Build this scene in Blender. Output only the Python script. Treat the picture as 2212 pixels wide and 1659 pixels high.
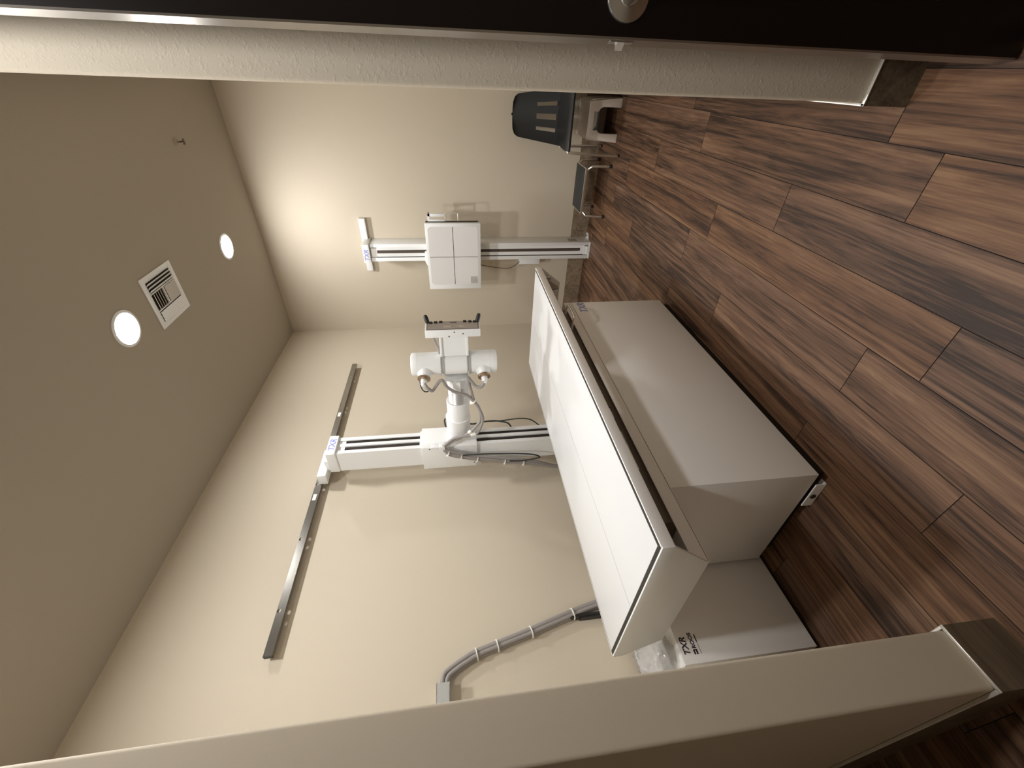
import bpy, bmesh, math, random
from mathutils import Vector, Matrix

for o in list(bpy.data.objects):
    bpy.data.objects.remove(o)
SC = bpy.context.scene
COL = SC.collection
random.seed(7)
S = 1.2      # every length below is written in units of 1.2 m (see scale_all at the end)

# ------------------------------------------------------------------ camera, world, exposure
cam_d = bpy.data.cameras.new('camera')
cam = bpy.data.objects.new('camera', cam_d)
COL.objects.link(cam)
SC.camera = cam
cam_d.sensor_fit = 'HORIZONTAL'
cam_d.sensor_width = 36.0
cam_d.lens = 36.0 * 895.34 / 2212.0
cam_d.clip_start = 0.02
R = Matrix(((0.03343452, 0.79462534, 0.60617877),
            (-0.12906572, 0.60487212, -0.78579371),
            (-0.99107223, -0.05196426, 0.1227825)))
M4 = R.to_4x4()
M4.translation = Vector((0, 0, 1.2 * S))
cam.matrix_world = M4

W = bpy.data.worlds.new('world')
SC.world = W
W.use_nodes = True
W.node_tree.nodes['Background'].inputs[0].default_value = (0.9, 0.85, 0.78, 1)
W.node_tree.nodes['Background'].inputs[1].default_value = 0.0

SC.view_settings.view_transform = 'Standard'
SC.view_settings.look = 'None'
SC.view_settings.gamma = 1.0
SC.view_settings.use_curve_mapping = False
SC.view_settings.exposure = 0.0
SC.cycles.max_bounces = 10
SC.cycles.diffuse_bounces = 6
LAMP = 352.0         # radiance of the ceiling lamps in the room
LAMP_HALL = 385.0    # and of the one in the passage behind the camera
LAMP_COL = (1.0, 0.995, 0.985, 1)


# ------------------------------------------------------------------ materials
def lin(c):
    return tuple(((v / 255) / 12.92 if v / 255 <= 0.04045 else ((v / 255 + 0.055) / 1.055) ** 2.4) for v in c)


def mat(name, rgb, rough=0.5, metal=0.0, spec=0.5, bump=None, var=0.0, emit=None, alpha=None, coat=0.0, trans=0.0):
    m = bpy.data.materials.new(name)
    m.use_nodes = True
    nt = m.node_tree
    b = nt.nodes['Principled BSDF']
    b.inputs['Base Color'].default_value = (*rgb, 1)
    b.inputs['Roughness'].default_value = rough
    b.inputs['Metallic'].default_value = metal
    b.inputs['Specular IOR Level'].default_value = spec
    if coat:
        b.inputs['Coat Weight'].default_value = coat
        b.inputs['Coat Roughness'].default_value = 0.1
    if trans:
        b.inputs['Transmission Weight'].default_value = trans
    if alpha is not None:
        b.inputs['Alpha'].default_value = alpha
    if emit:
        b.inputs['Emission Color'].default_value = emit[0]
        b.inputs['Emission Strength'].default_value = emit[1]
    tc = nt.nodes.new('ShaderNodeTexCoord')
    if bump:
        n = nt.nodes.new('ShaderNodeTexNoise')
        n.inputs['Scale'].default_value = bump[0]
        n.inputs['Detail'].default_value = 4
        n.inputs['Roughness'].default_value = 0.6
        nt.links.new(tc.outputs['Object'], n.inputs['Vector'])
        bp = nt.nodes.new('ShaderNodeBump')
        bp.inputs['Strength'].default_value = bump[1]
        bp.inputs['Distance'].default_value = bump[2]
        if len(bump) > 3:
            r = nt.nodes.new('ShaderNodeValToRGB')
            r.color_ramp.elements[0].position = bump[3]
            r.color_ramp.elements[1].position = bump[3] + 0.2
            nt.links.new(n.outputs['Fac'], r.inputs['Fac'])
            nt.links.new(r.outputs['Color'], bp.inputs['Height'])
        else:
            nt.links.new(n.outputs['Fac'], bp.inputs['Height'])
        nt.links.new(bp.outputs['Normal'], b.inputs['Normal'])
    if var:
        n2 = nt.nodes.new('ShaderNodeTexNoise')
        n2.inputs['Scale'].default_value = 3.0
        n2.inputs['Detail'].default_value = 3
        nt.links.new(tc.outputs['Object'], n2.inputs['Vector'])
        mx = nt.nodes.new('ShaderNodeMix')
        mx.data_type = 'RGBA'
        mx.inputs[6].default_value = (*[v * (1 - var) for v in rgb], 1)
        mx.inputs[7].default_value = (*[min(1, v * (1 + var)) for v in rgb], 1)
        nt.links.new(n2.outputs['Fac'], mx.inputs[0])
        nt.links.new(mx.outputs[2], b.inputs['Base Color'])
    return m


def wood_mat(name, dark, mid, light, gain=1.0, rough=0.42):
    """planks: grain runs along Y, each plank face carries its own random number"""
    m = bpy.data.materials.new(name)
    m.use_nodes = True
    nt = m.node_tree
    L = nt.links.new
    b = nt.nodes['Principled BSDF']
    tc = nt.nodes.new('ShaderNodeTexCoord')
    at = nt.nodes.new('ShaderNodeAttribute')
    at.attribute_name = 'plank'
    wn = nt.nodes.new('ShaderNodeTexWhiteNoise')
    wn.noise_dimensions = '1D'
    L(at.outputs['Fac'], wn.inputs['W'])
    off = nt.nodes.new('ShaderNodeVectorMath')
    off.operation = 'MULTIPLY'
    off.inputs[1].default_value = (7.0, 13.0, 5.0)
    L(wn.outputs['Color'], off.inputs[0])
    add = nt.nodes.new('ShaderNodeVectorMath')
    L(tc.outputs['Object'], add.inputs[0])
    L(off.outputs[0], add.inputs[1])

    def noise(sx, sy, scale, detail, rough_, dist):
        mp = nt.nodes.new('ShaderNodeMapping')
        mp.inputs['Scale'].default_value = (sx, sy, sx)
        L(add.outputs[0], mp.inputs['Vector'])
        n = nt.nodes.new('ShaderNodeTexNoise')
        n.inputs['Scale'].default_value = scale
        n.inputs['Detail'].default_value = detail
        n.inputs['Roughness'].default_value = rough_
        n.inputs['Distortion'].default_value = dist
        L(mp.outputs[0], n.inputs['Vector'])
        return n.outputs['Fac']
    n1 = noise(11.0, 0.55, 1.0, 5, 0.55, 1.4)      # broad dark heartwood streaks
    n2 = noise(80.0, 1.5, 1.0, 7, 0.68, 0.6)      # fine fibres
    n3 = noise(20.0, 1.5, 1.0, 5, 0.6, 3.5)       # cathedral swirls
    r1 = nt.nodes.new('ShaderNodeValToRGB')
    e = r1.color_ramp.elements
    e[0].position = 0.30
    e[0].color = (*dark, 1)
    e[1].position = 0.74
    e[1].color = (*light, 1)
    k = e.new(0.50)
    k.color = (*mid, 1)
    sm = nt.nodes.new('ShaderNodeMath')
    sm.operation = 'MULTIPLY_ADD'
    sm.inputs[1].default_value = 0.55
    L(n2, sm.inputs[0])
    m3 = nt.nodes.new('ShaderNodeMath')
    m3.operation = 'MULTIPLY'
    m3.inputs[1].default_value = 0.40
    L(n3, m3.inputs[0])
    m1 = nt.nodes.new('ShaderNodeMath')
    m1.operation = 'MULTIPLY_ADD'
    m1.inputs[1].default_value = 0.75
    L(n1, m1.inputs[0])
    L(m3.outputs[0], m1.inputs[2])
    m4 = nt.nodes.new('ShaderNodeMath')
    m4.operation = 'ADD'
    m4.inputs[1].default_value = -0.60
    L(m1.outputs[0], sm.inputs[2])
    # sum of noises averages .85: re-centre on .5 with the plank's own tone
    tone = nt.nodes.new('ShaderNodeMath')
    tone.operation = 'MULTIPLY_ADD'
    tone.inputs[1].default_value = 0.06
    L(wn.outputs['Value'], tone.inputs[0])
    L(sm.outputs[0], m4.inputs[0])
    sc_ = nt.nodes.new('ShaderNodeMath')
    sc_.operation = 'MULTIPLY_ADD'
    sc_.inputs[1].default_value = 1.25
    sc_.inputs[2].default_value = 0.14
    L(m4.outputs[0], sc_.inputs[0])
    L(sc_.outputs[0], tone.inputs[2])
    L(tone.outputs[0], r1.inputs['Fac'])
    hs = nt.nodes.new('ShaderNodeHueSaturation')
    hs.inputs['Value'].default_value = gain
    L(r1.outputs['Color'], hs.inputs['Color'])
    sat = nt.nodes.new('ShaderNodeMapRange')
    sat.inputs['To Min'].default_value = 0.92
    sat.inputs['To Max'].default_value = 1.06
    L(wn.outputs['Value'], sat.inputs['Value'])
    L(sat.outputs[0], hs.inputs['Saturation'])
    L(hs.outputs['Color'], b.inputs['Base Color'])
    b.inputs['Roughness'].default_value = rough
    b.inputs['Specular IOR Level'].default_value = 0.25
    bp = nt.nodes.new('ShaderNodeBump')
    bp.inputs['Strength'].default_value = 0.25
    bp.inputs['Distance'].default_value = 0.002
    L(n2, bp.inputs['Height'])
    L(bp.outputs['Normal'], b.inputs['Normal'])
    return m


MT = {}
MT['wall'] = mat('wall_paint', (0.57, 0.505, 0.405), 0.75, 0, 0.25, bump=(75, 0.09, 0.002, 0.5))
MT['wallr'] = mat('textured_wall_paint', (0.57, 0.505, 0.405), 0.75, 0, 0.25, bump=(85, 0.22, 0.002, 0.5))
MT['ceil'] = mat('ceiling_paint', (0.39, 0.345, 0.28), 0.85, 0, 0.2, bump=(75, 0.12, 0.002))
MT['floor'] = wood_mat('plank_wood', (0.036, 0.020, 0.013), (0.130, 0.068, 0.039), (0.228, 0.131, 0.074), rough=0.5)
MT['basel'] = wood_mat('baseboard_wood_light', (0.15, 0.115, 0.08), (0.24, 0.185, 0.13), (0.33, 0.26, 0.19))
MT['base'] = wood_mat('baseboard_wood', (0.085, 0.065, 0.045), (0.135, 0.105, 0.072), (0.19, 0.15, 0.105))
MT['groove'] = mat('plank_joint', (0.02, 0.013, 0.01), 0.9)
MT['edge'] = mat('baseboard_edge_metal', (0.75, 0.72, 0.66), 0.35, 0.6)
MT['white'] = mat('white_powder_coat', (0.81, 0.825, 0.83), 0.38, 0, 0.5, bump=(500, 0.04, 0.0005))
MT['cab'] = mat('cabinet_off_white', (0.90, 0.885, 0.87), 0.42, 0, 0.4, bump=(400, 0.05, 0.0005))
MT['top'] = mat('table_top_laminate', (0.72, 0.73, 0.74), 0.34, 0, 0.5)
MT['grey'] = mat('grey_laminate', (0.90, 0.88, 0.87), 0.5, bump=(300, 0.05, 0.0005))
MT['black'] = mat('black_rubber', (0.012, 0.011, 0.010), 0.45)
MT['dark'] = mat('dark_recess', (0.03, 0.022, 0.016), 0.7)
MT['slot'] = mat('brown_slot', (0.075, 0.055, 0.043), 0.6)
MT['recess'] = mat('shaded_recess_metal', (0.22, 0.18, 0.14), 0.6)  # tray housing's brown has the shade inside the recess put into the colour
MT['steel'] = mat('brushed_steel', (0.27, 0.26, 0.24), 0.24, 1.0, bump=(90, 0.05, 0.0005))
MT['chrome'] = mat('chrome', (0.90, 0.89, 0.87), 0.28, 1.0)
MT['nickel'] = mat('satin_nickel', (0.55, 0.54, 0.52), 0.25, 1.0)
MT['brass'] = mat('bronze_ring', (0.36, 0.26, 0.18), 0.3, 0.9)
MT['bellows'] = mat('silver_bellows', (0.52, 0.51, 0.50), 0.35, 0.55)
MT['cable'] = mat('grey_cable', (0.30, 0.28, 0.27), 0.5)
MT['cable2'] = mat('dark_cable', (0.035, 0.040, 0.036), 0.5)
MT['tie'] = mat('white_tie', (0.82, 0.80, 0.76), 0.5)
MT['galv'] = mat('galvanised_steel', (0.50, 0.51, 0.50), 0.45, 0.5)
MT['blue'] = mat('logo_blue', lin((146, 150, 212)), 0.5)
MT['navy'] = mat('logo_navy', (0.030, 0.024, 0.045), 0.5)
MT['ink'] = mat('logo_ink', (0.045, 0.035, 0.045), 0.5)
MT['chair'] = mat('charcoal_plastic', (0.009, 0.0095, 0.010), 0.5, bump=(250, 0.06, 0.0005))
MT['stool'] = mat('beige_plastic', (0.60, 0.53, 0.46), 0.45)
MT['green'] = mat('label_green', (0.03, 0.10, 0.085), 0.5)
MT['mat'] = mat('black_rubber_tread', (0.022, 0.024, 0.025), 0.6, bump=(200, 0.3, 0.001))
MT['door'] = mat('espresso_door', (0.0060, 0.0028, 0.0020), 0.40, 0, 0.25, bump=(40, 0.05, 0.001))
MT['bag'] = mat('clear_plastic_film', (0.36, 0.36, 0.345), 0.22, 0, 0.8, alpha=0.34)
MT['paper'] = mat('white_paper', (0.82, 0.83, 0.80), 0.7)
MT['label'] = mat('pale_label', (0.62, 0.57, 0.52), 0.5)
MT['panel'] = mat('console_panel', (0.46, 0.42, 0.40), 0.45)
MT['face'] = mat('detector_face', (0.74, 0.73, 0.72), 0.45)
MT['line'] = mat('black_line', (0.02, 0.016, 0.016), 0.5)
MT['grid'] = mat('printed_grey', (0.36, 0.35, 0.32), 0.5)
MT['stickg'] = mat('grey_sticker', (0.50, 0.49, 0.46), 0.5)
MT['dedge'] = mat('door_edge_metal', (0.34, 0.31, 0.27), 0.30, 0.9)
MT['lamp'] = mat('lamp_diffuser', (0.9, 0.9, 0.9), 0.5, emit=(LAMP_COL, LAMP))
MT['lampb'] = mat('back_lamp_diffuser', (0.9, 0.9, 0.9), 0.5, emit=(LAMP_COL, LAMP * 0.82))
MT['lamph'] = mat('hall_lamp_diffuser', (0.9, 0.9, 0.9), 0.5, emit=(LAMP_COL, LAMP_HALL))
MT['vent'] = mat('vent_enamel', (0.62, 0.58, 0.53), 0.5)
MT['bronze'] = mat('dark_bronze', (0.10, 0.075, 0.055), 0.4, 0.6)


# ------------------------------------------------------------------ mesh builder
class MB:
    def __init__(self):
        self.bm = bmesh.new()
        self.fl = None

    def _merge(self, b2):
        me = bpy.data.meshes.new('tmp')
        b2.to_mesh(me)
        b2.free()
        self.bm.from_mesh(me)
        bpy.data.meshes.remove(me)
        return self

    def box(self, x0, x1, y0, y1, z0, z1, bev=0.0, seg=2):
        b2 = bmesh.new()
        bmesh.ops.create_cube(b2, size=1)
        for v in b2.verts:
            v.co = Vector(((x0 + x1) / 2 + v.co.x * (x1 - x0), (y0 + y1) / 2 + v.co.y * (y1 - y0), (z0 + z1) / 2 + v.co.z * (z1 - z0)))
        if bev:
            bmesh.ops.bevel(b2, geom=b2.edges[:], offset=bev, segments=seg, affect='EDGES', profile=0.5)
        bmesh.ops.recalc_face_normals(b2, faces=b2.faces[:])
        return self._merge(b2)

    def prism(self, pts, axis, a, b, bev=0.0):
        """polygon pts (2-D) extruded along axis from a to b"""
        b2 = bmesh.new()

        def P(p, t):
            if axis == 'X':
                return Vector((t, p[0], p[1]))
            if axis == 'Y':
                return Vector((p[0], t, p[1]))
            return Vector((p[0], p[1], t))
        lo = [b2.verts.new(P(p, a)) for p in pts]
        hi = [b2.verts.new(P(p, b)) for p in pts]
        b2.faces.new(lo)
        b2.faces.new(hi)
        n = len(pts)
        for i in range(n):
            b2.faces.new((lo[i], lo[(i + 1) % n], hi[(i + 1) % n], hi[i]))
        bmesh.ops.recalc_face_normals(b2, faces=b2.faces[:])
        if bev:
            bmesh.ops.bevel(b2, geom=b2.edges[:], offset=bev, segments=2, affect='EDGES', profile=0.5)
        return self._merge(b2)

    def lathe(self, prof, org, axis, seg=28, smooth=True):
        """prof: list of (radius, distance along axis)"""
        b2 = bmesh.new()
        ax = Vector(axis).normalized()
        t = Vector((0, 0, 1)) if abs(ax.z) < 0.9 else Vector((1, 0, 0))
        u = ax.cross(t).normalized()
        w = ax.cross(u)
        o = Vector(org)
        rings = []
        for r, d in prof:
            if r < 1e-6:
                rings.append([b2.verts.new(o + ax * d)])
            else:
                rings.append([b2.verts.new(o + ax * d + (u * math.cos(2 * math.pi * i / seg) + w * math.sin(2 * math.pi * i / seg)) * r) for i in range(seg)])
        for a, b in zip(rings[:-1], rings[1:]):
            for i in range(seg):
                j = (i + 1) % seg
                if len(a) == 1 and len(b) == 1:
                    continue
                if len(a) == 1:
                    f = b2.faces.new((a[0], b[i], b[j]))
                elif len(b) == 1:
                    f = b2.faces.new((a[i], a[j], b[0]))
                else:
                    f = b2.faces.new((a[i], a[j], b[j], b[i]))
                f.smooth = smooth
        for rg in (rings[0], rings[-1]):
            if len(rg) > 1:
                b2.faces.new(rg)
        bmesh.ops.recalc_face_normals(b2, faces=b2.faces[:])
        return self._merge(b2)

    def cyl(self, p0, p1, r, r1=None, seg=24):
        p0 = Vector(p0)
        p1 = Vector(p1)
        L = (p1 - p0).length
        return self.lathe([(r, 0), (r if r1 is None else r1, L)], p0, p1 - p0, seg)

    def tube(self, pts, r, seg=10, sub=6, closed_ends=True):
        P = [Vector(p) for p in pts]
        if sub > 1 and len(P) > 2:
            Q = []
            for i in range(len(P) - 1):
                a = P[max(i - 1, 0)]
                b = P[i]
                c = P[i + 1]
                d = P[min(i + 2, len(P) - 1)]
                for k in range(sub):
                    t = k / sub
                    Q.append(0.5 * ((2 * b) + (c - a) * t + (2 * a - 5 * b + 4 * c - d) * t * t + (3 * b - a - 3 * c + d) * t ** 3))
            Q.append(P[-1])
            P = Q
        b2 = bmesh.new()
        rings = []
        ref = None
        for i, p in enumerate(P):
            d = (P[min(i + 1, len(P) - 1)] - P[max(i - 1, 0)])
            if d.length < 1e-9:
                d = Vector((0, 0, 1))
            d.normalize()
            if ref is None:
                ref = d.cross(Vector((0.31, 0.2, 0.93)))
                if ref.length < 1e-3:
                    ref = d.cross(Vector((1, 0, 0)))
            u = (ref - d * ref.dot(d)).normalized()
            ref = u
            w = d.cross(u)
            rings.append([b2.verts.new(p + (u * math.cos(2 * math.pi * k / seg) + w * math.sin(2 * math.pi * k / seg)) * r) for k in range(seg)])
        for a, b in zip(rings[:-1], rings[1:]):
            for i in range(seg):
                j = (i + 1) % seg
                b2.faces.new((a[i], a[j], b[j], b[i])).smooth = True
        if closed_ends:
            b2.faces.new(rings[0])
            b2.faces.new(rings[-1])
        bmesh.ops.recalc_face_normals(b2, faces=b2.faces[:])
        return self._merge(b2)

    def plate_slots(self, axis, t0, t1, u0, u1, v0, v1, holes, round_n=0):
        """plate with holes: grid of cells in (u,v), rectangular or round holes (u,v,ru,rv); t is the thickness axis"""
        us = sorted(set([u0, u1] + [x for h in holes for x in (h[0] - h[2] * (1.4 if round_n else 1), h[0] + h[2] * (1.4 if round_n else 1))]))
        b2 = bmesh.new()

        def P(u, v):
            return Vector((t0, u, v)) if axis == 'X' else (Vector((u, t0, v)) if axis == 'Y' else Vector((u, v, t0)))
        cache = {}

        def vert(u, v):
            k = (round(u, 6), round(v, 6))
            if k not in cache:
                cache[k] = b2.verts.new(P(u, v))
            return cache[k]
        for a, b in zip(us[:-1], us[1:]):
            mid = (a + b) / 2
            hs = sorted([h for h in holes if abs(h[0] - mid) <= h[2] * (1.41 if round_n else 1.0) + 1e-9], key=lambda h: h[1])
            if not hs:
                b2.faces.new([vert(a, v0), vert(b, v0), vert(b, v1), vert(a, v1)])
                continue
            if round_n:
                h = hs[0]
                n = round_n
                inner = []
                outer = []
                for i in range(n):
                    th = 2 * math.pi * (i + 0.5) / n
                    c, s = math.cos(th), math.sin(th)
                    inner.append(vert(h[0] + h[2] * c, h[1] + h[3] * s))
                    k = max(abs(c), abs(s))
                    outer.append(vert(mid + (b - a) / 2 * c / k, (v0 + v1) / 2 + (v1 - v0) / 2 * s / k))
                for i in range(n):
                    j = (i + 1) % n
                    b2.faces.new((inner[i], inner[j], outer[j], outer[i]))
                # corners of the cell
                for sx in (-1, 1):
                    for sy in (-1, 1):
                        cx, cy = mid + sx * (b - a) / 2, (v0 + v1) / 2 + sy * (v1 - v0) / 2
                        near = sorted(outer, key=lambda q: (q.co - P(cx, cy)).length)[:2]
                        if all((q.co - P(cx, cy)).length > 1e-6 for q in near):
                            b2.faces.new((vert(cx, cy), near[0], near[1]))
            else:
                y = v0
                for h in hs:
                    b2.faces.new([vert(a, y), vert(b, y), vert(b, h[1] - h[3]), vert(a, h[1] - h[3])])
                    y = h[1] + h[3]
                b2.faces.new([vert(a, y), vert(b, y), vert(b, v1), vert(a, v1)])
        bmesh.ops.recalc_face_normals(b2, faces=b2.faces[:])
        g = bmesh.ops.extrude_face_region(b2, geom=b2.faces[:])
        d = P(0, 0) * 0
        d['XYZ'.index(axis)] = t1 - t0
        for v in g['geom']:
            if isinstance(v, bmesh.types.BMVert):
                v.co += d
        bmesh.ops.recalc_face_normals(b2, faces=b2.faces[:])
        return self._merge(b2)

    def rot(self, piv, axis, ang):
        bmesh.ops.rotate(self.bm, verts=self.bm.verts[:], cent=Vector(piv), matrix=Matrix.Rotation(ang, 3, axis))
        return self

    def smooth(self):
        for f in self.bm.faces:
            f.smooth = True
        return self

    def build(self, name, m, parent=None, attr=None):
        me = bpy.data.meshes.new(name)
        o = bpy.data.objects.new(name, me)
        COL.objects.link(o)
        if parent is None:
            xs = [v.co for v in self.bm.verts]
            org = Vector(((min(v.x for v in xs) + max(v.x for v in xs)) / 2, (min(v.y for v in xs) + max(v.y for v in xs)) / 2, min(v.z for v in xs)))
        else:
            org = Vector((0, 0, 0))
            q = parent
            while q:
                org += q.location
                q = q.parent
        for v in self.bm.verts:
            v.co -= org
        self.bm.to_mesh(me)
        self.bm.free()
        me.set_sharp_from_angle(angle=math.radians(38))
        me.materials.append(MT[m] if isinstance(m, str) else m)
        if parent is None:
            o.location = org
        else:
            o.parent = parent
        if attr:
            a = me.attributes.new('plank', 'FLOAT', 'FACE')
            a.data.foreach_set('value', attr[:len(me.polygons)] if len(attr) >= len(me.polygons) else list(attr) + [attr[-1]] * (len(me.polygons) - len(attr)))
        return o


def thing(name, loc, label, cat, group=None):
    o = bpy.data.objects.new(name, None)
    COL.objects.link(o)
    o.location = loc
    o.empty_display_size = 0.05
    o['label'] = label
    o['category'] = cat
    if group:
        o['group'] = group
    return o


def tag(o, label, cat, group=None):
    o['label'] = label
    o['category'] = cat
    if group:
        o['group'] = group
    return o


def struct(o, label=None, cat=None):
    o['kind'] = 'structure'
    if label:
        o['label'] = label
        o['category'] = cat
    return o


def text(name, s, size, origin, xdir, ydir, m, parent, shear=0.0, ext=0.0006, bold=0.0):
    """lettering: origin = lower left corner, xdir reading direction, ydir up of the letters"""
    c = bpy.data.curves.new('letters', 'FONT')
    c.body = s
    c.size = size
    c.shear = shear
    c.extrude = ext
    c.offset = bold
    o = bpy.data.objects.new('letters', c)
    COL.objects.link(o)
    dg = bpy.context.evaluated_depsgraph_get()
    me = bpy.data.meshes.new_from_object(o.evaluated_get(dg))
    b = MB()
    b.bm.from_mesh(me)
    bpy.data.objects.remove(o)
    x = Vector(xdir).normalized()
    y = Vector(ydir).normalized()
    z = x.cross(y)
    mt = Matrix((x, y, z)).transposed().to_4x4()
    mt.translation = Vector(origin)
    bmesh.ops.transform(b.bm, matrix=mt, verts=b.bm.verts[:])
    return b.build(name, m, parent)


XL, YB, ZC = -2.075, 3.69, 2.759      # left wall, back wall, ceiling
XR = -0.042                           # inner face of the right wall
HX, HY = 0.985, -1.75                 # passage behind the camera: right wall, rear wall

# ================================================================== setting
# floor: planks along Y
PW = 0.1645
known = {-1: 1.165, 0: 0.998, 1: 1.454, 2: 0.725, 3: 0.893, 4: 0.488}
fb = MB()
vals = []
fb.box(XL - 0.15, HX + 0.15, HY - 0.15, YB + 0.15, -0.06, -0.0022)
nf0 = len(fb.bm.faces)
vals += [0.0] * nf0
gap = 0.0011
pid = 1
for k in range(-8, 13):
    x1 = -0.1300 - PW * k
    x0 = x1 - PW
    off = known.get(k, random.uniform(0, 1.128))
    y = off - 1.128 * 6
    while y < YB + 0.1:
        ya, yb = max(y, HY - 0.1), min(y + 1.128, YB + 0.1)
        xa, xb = max(x0, XL - 0.1), min(x1, HX + 0.1)
        if yb > ya + 0.01 and xb > xa + 0.005:
            vs = [fb.bm.verts.new(p) for p in ((xa + gap, ya + gap, 0), (xb - gap, ya + gap, 0), (xb - gap, yb - gap, 0), (xa + gap, yb - gap, 0))]
            fb.bm.faces.new(vs)
            vals.append(pid * 0.37)
            pid += 1
        y += 1.128
flo = fb.build('floor', 'floor', attr=vals)
flo.data.materials.append(MT['groove'])
for i, p in enumerate(flo.data.polygons):
    if i < nf0:
        p.material_index = 1
struct(flo)

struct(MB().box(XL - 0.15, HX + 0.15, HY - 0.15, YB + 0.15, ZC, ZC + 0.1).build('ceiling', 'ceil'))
struct(MB().box(XL - 0.12, XL, HY, YB, 0, ZC).build('wall_left', 'wall'))
struct(MB().box(XL - 0.12, 0.1, YB, YB + 0.12, 0, ZC).build('wall_back', 'wall'))


def bullnose_rect(x0, x1, y0, y1, corners, r=0.008, n=5):
    """plan outline of a wall; corners = set of 'ab' with a,b in 01 to round"""
    out = []
    for cx, cy, k, a0 in ((x0, y0, '00', 180), (x1, y0, '10', 270), (x1, y1, '11', 0), (x0, y1, '01', 90)):
        if k in corners:
            sx = 1 if cx == x0 else -1
            sy = 1 if cy == y0 else -1
            for i in range(n + 1):
                th = math.radians(a0 + 90 * i / n)
                out.append((cx + sx * r + r * math.cos(th), cy + sy * r + r * math.sin(th)))
        else:
            out.append((cx, cy))
    return out


# right wall with its return beside the door (one L-shaped wall)
outl = []
for i in range(6):
    th = math.radians(180 + 90 * i / 5)
    outl.append((XR + 0.008 + 0.008 * math.cos(th), 1.172 + 0.008 + 0.008 * math.sin(th)))
outl += [(HX + 0.12, 1.172), (HX + 0.12, 1.30), (0.09, 1.30), (0.09, YB), (XR, YB)]
struct(MB().prism(outl, 'Z', 0, ZC).build('wall_right', 'wallr'))
# near partition on the left of the opening
struct(MB().prism(bullnose_rect(XL, -0.985, 0.162, 0.2778, {'10', '11'}), 'Z', 0, ZC).build('wall_front', 'wall'))
struct(MB().box(XL - 0.12, HX + 0.12, HY - 0.12, HY, 0, ZC).build('wall_rear', 'wall'))
struct(MB().box(HX, HX + 0.12, HY, 1.172, 0, ZC).build('wall_side', 'wall'))

# baseboards: wood-look tile with a light metal edge on top
BH = 0.138


def baseboard(name, boxes, edges, m='base'):
    b = MB()
    v = []
    for i, q in enumerate(boxes):
        b.box(*q)
        v += [50.3 + i * 0.61] * 6
    o = b.build(name, m, attr=v)
    struct(o)
    if edges:
        e = MB()
        for q in edges:
            e.box(*q, bev=0.0015)
        e.build('metal_edge', 'edge', o)
    return o


def runs(a, b, start, step):
    xs = [a]
    x = start
    while x < b:
        if x > a:
            xs.append(x)
        x += step
    xs.append(b)
    return [(p + 0.0008, q - 0.0008) for p, q in zip(xs[:-1], xs[1:])]


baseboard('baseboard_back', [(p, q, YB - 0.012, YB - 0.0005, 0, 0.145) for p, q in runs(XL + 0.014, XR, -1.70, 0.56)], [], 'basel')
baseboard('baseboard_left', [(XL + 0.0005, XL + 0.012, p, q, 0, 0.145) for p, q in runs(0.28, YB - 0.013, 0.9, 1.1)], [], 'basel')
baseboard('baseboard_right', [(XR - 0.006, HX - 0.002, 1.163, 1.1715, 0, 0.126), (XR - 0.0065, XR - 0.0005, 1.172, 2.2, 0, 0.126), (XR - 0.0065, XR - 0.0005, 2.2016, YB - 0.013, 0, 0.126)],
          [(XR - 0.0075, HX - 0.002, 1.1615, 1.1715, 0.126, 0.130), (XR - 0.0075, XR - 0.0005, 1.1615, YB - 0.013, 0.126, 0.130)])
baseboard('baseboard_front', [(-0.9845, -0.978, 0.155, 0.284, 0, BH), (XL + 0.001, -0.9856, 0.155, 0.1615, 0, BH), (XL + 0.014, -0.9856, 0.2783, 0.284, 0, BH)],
          [(-0.9845, -0.9765, 0.1535, 0.2855, BH, 0.142), (XL + 0.001, -0.9845, 0.1535, 0.1615, BH, 0.142), (XL + 0.014, -0.9845, 0.2783, 0.2855, BH, 0.142)])

# door, opened against the wall return
DA = math.radians(8.5)
dl = (0.048, 0.96, 0.01)
door = MB()
dt = 0.037
door.prism(bullnose_rect(dl[0] + 0.004, dl[0] + 0.86, dl[1], dl[1] + dt, set()), 'Z', 0.010, 2.30)
door.rot((dl[0], dl[1], 0), 'Z', DA)
dr = struct(door.build('door_1', 'door'))
e = MB()
ep = [(dl[0] - 0.0022, dl[1] + dt - 0.0004), (dl[0] + 0.0002, dl[1] + 0.0004), (dl[0] + 0.0042, dl[1] + 0.0004), (dl[0] + 0.0042, dl[1] + dt - 0.0004)]
e.prism(ep, 'Z', 0.010, 2.30)
e.rot((dl[0], dl[1], 0), 'Z', DA)
e.build('edge_strip', 'dedge', dr)
kc = Vector((0.1075, 0.9695, 0.869))
nrm = Vector((math.sin(DA), -math.cos(DA), 0))
k = MB()
k.lathe([(0.0385, -0.002), (0.0385, 0.002), (0.0370, 0.005), (0.020, 0.008), (0.0165, 0.0085), (0.0155, 0.012)], kc, nrm, 48)
rose = k.build('handle_rose', 'nickel', dr)
k = MB()
k.lathe([(0.0115, 0.006), (0.0105, 0.030), (0.0100, 0.052)], kc, nrm, 30)
tip = kc + nrm * 0.046
k.tube([tip + Vector((-0.004, 0, 0)), tip + Vector((0.02, 0, 0)), tip + Vector((0.06, 0.004, 0)), tip + Vector((0.10, 0.010, 0.0))], 0.009, 14)
k.build('lever_handle', 'nickel', rose)
k = MB()
k.box(0.0460, 0.0485, 0.968, 0.988, 0.846, 0.890)
k.rot((dl[0], dl[1], 0), 'Z', DA)
pl_ = k.build('latch_plate', 'nickel', dr)
k = MB()
k.prism([(0.047, 0.970), (0.047, 0.986), (0.036, 0.984)], 'Z', 0.862, 0.876)
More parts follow.
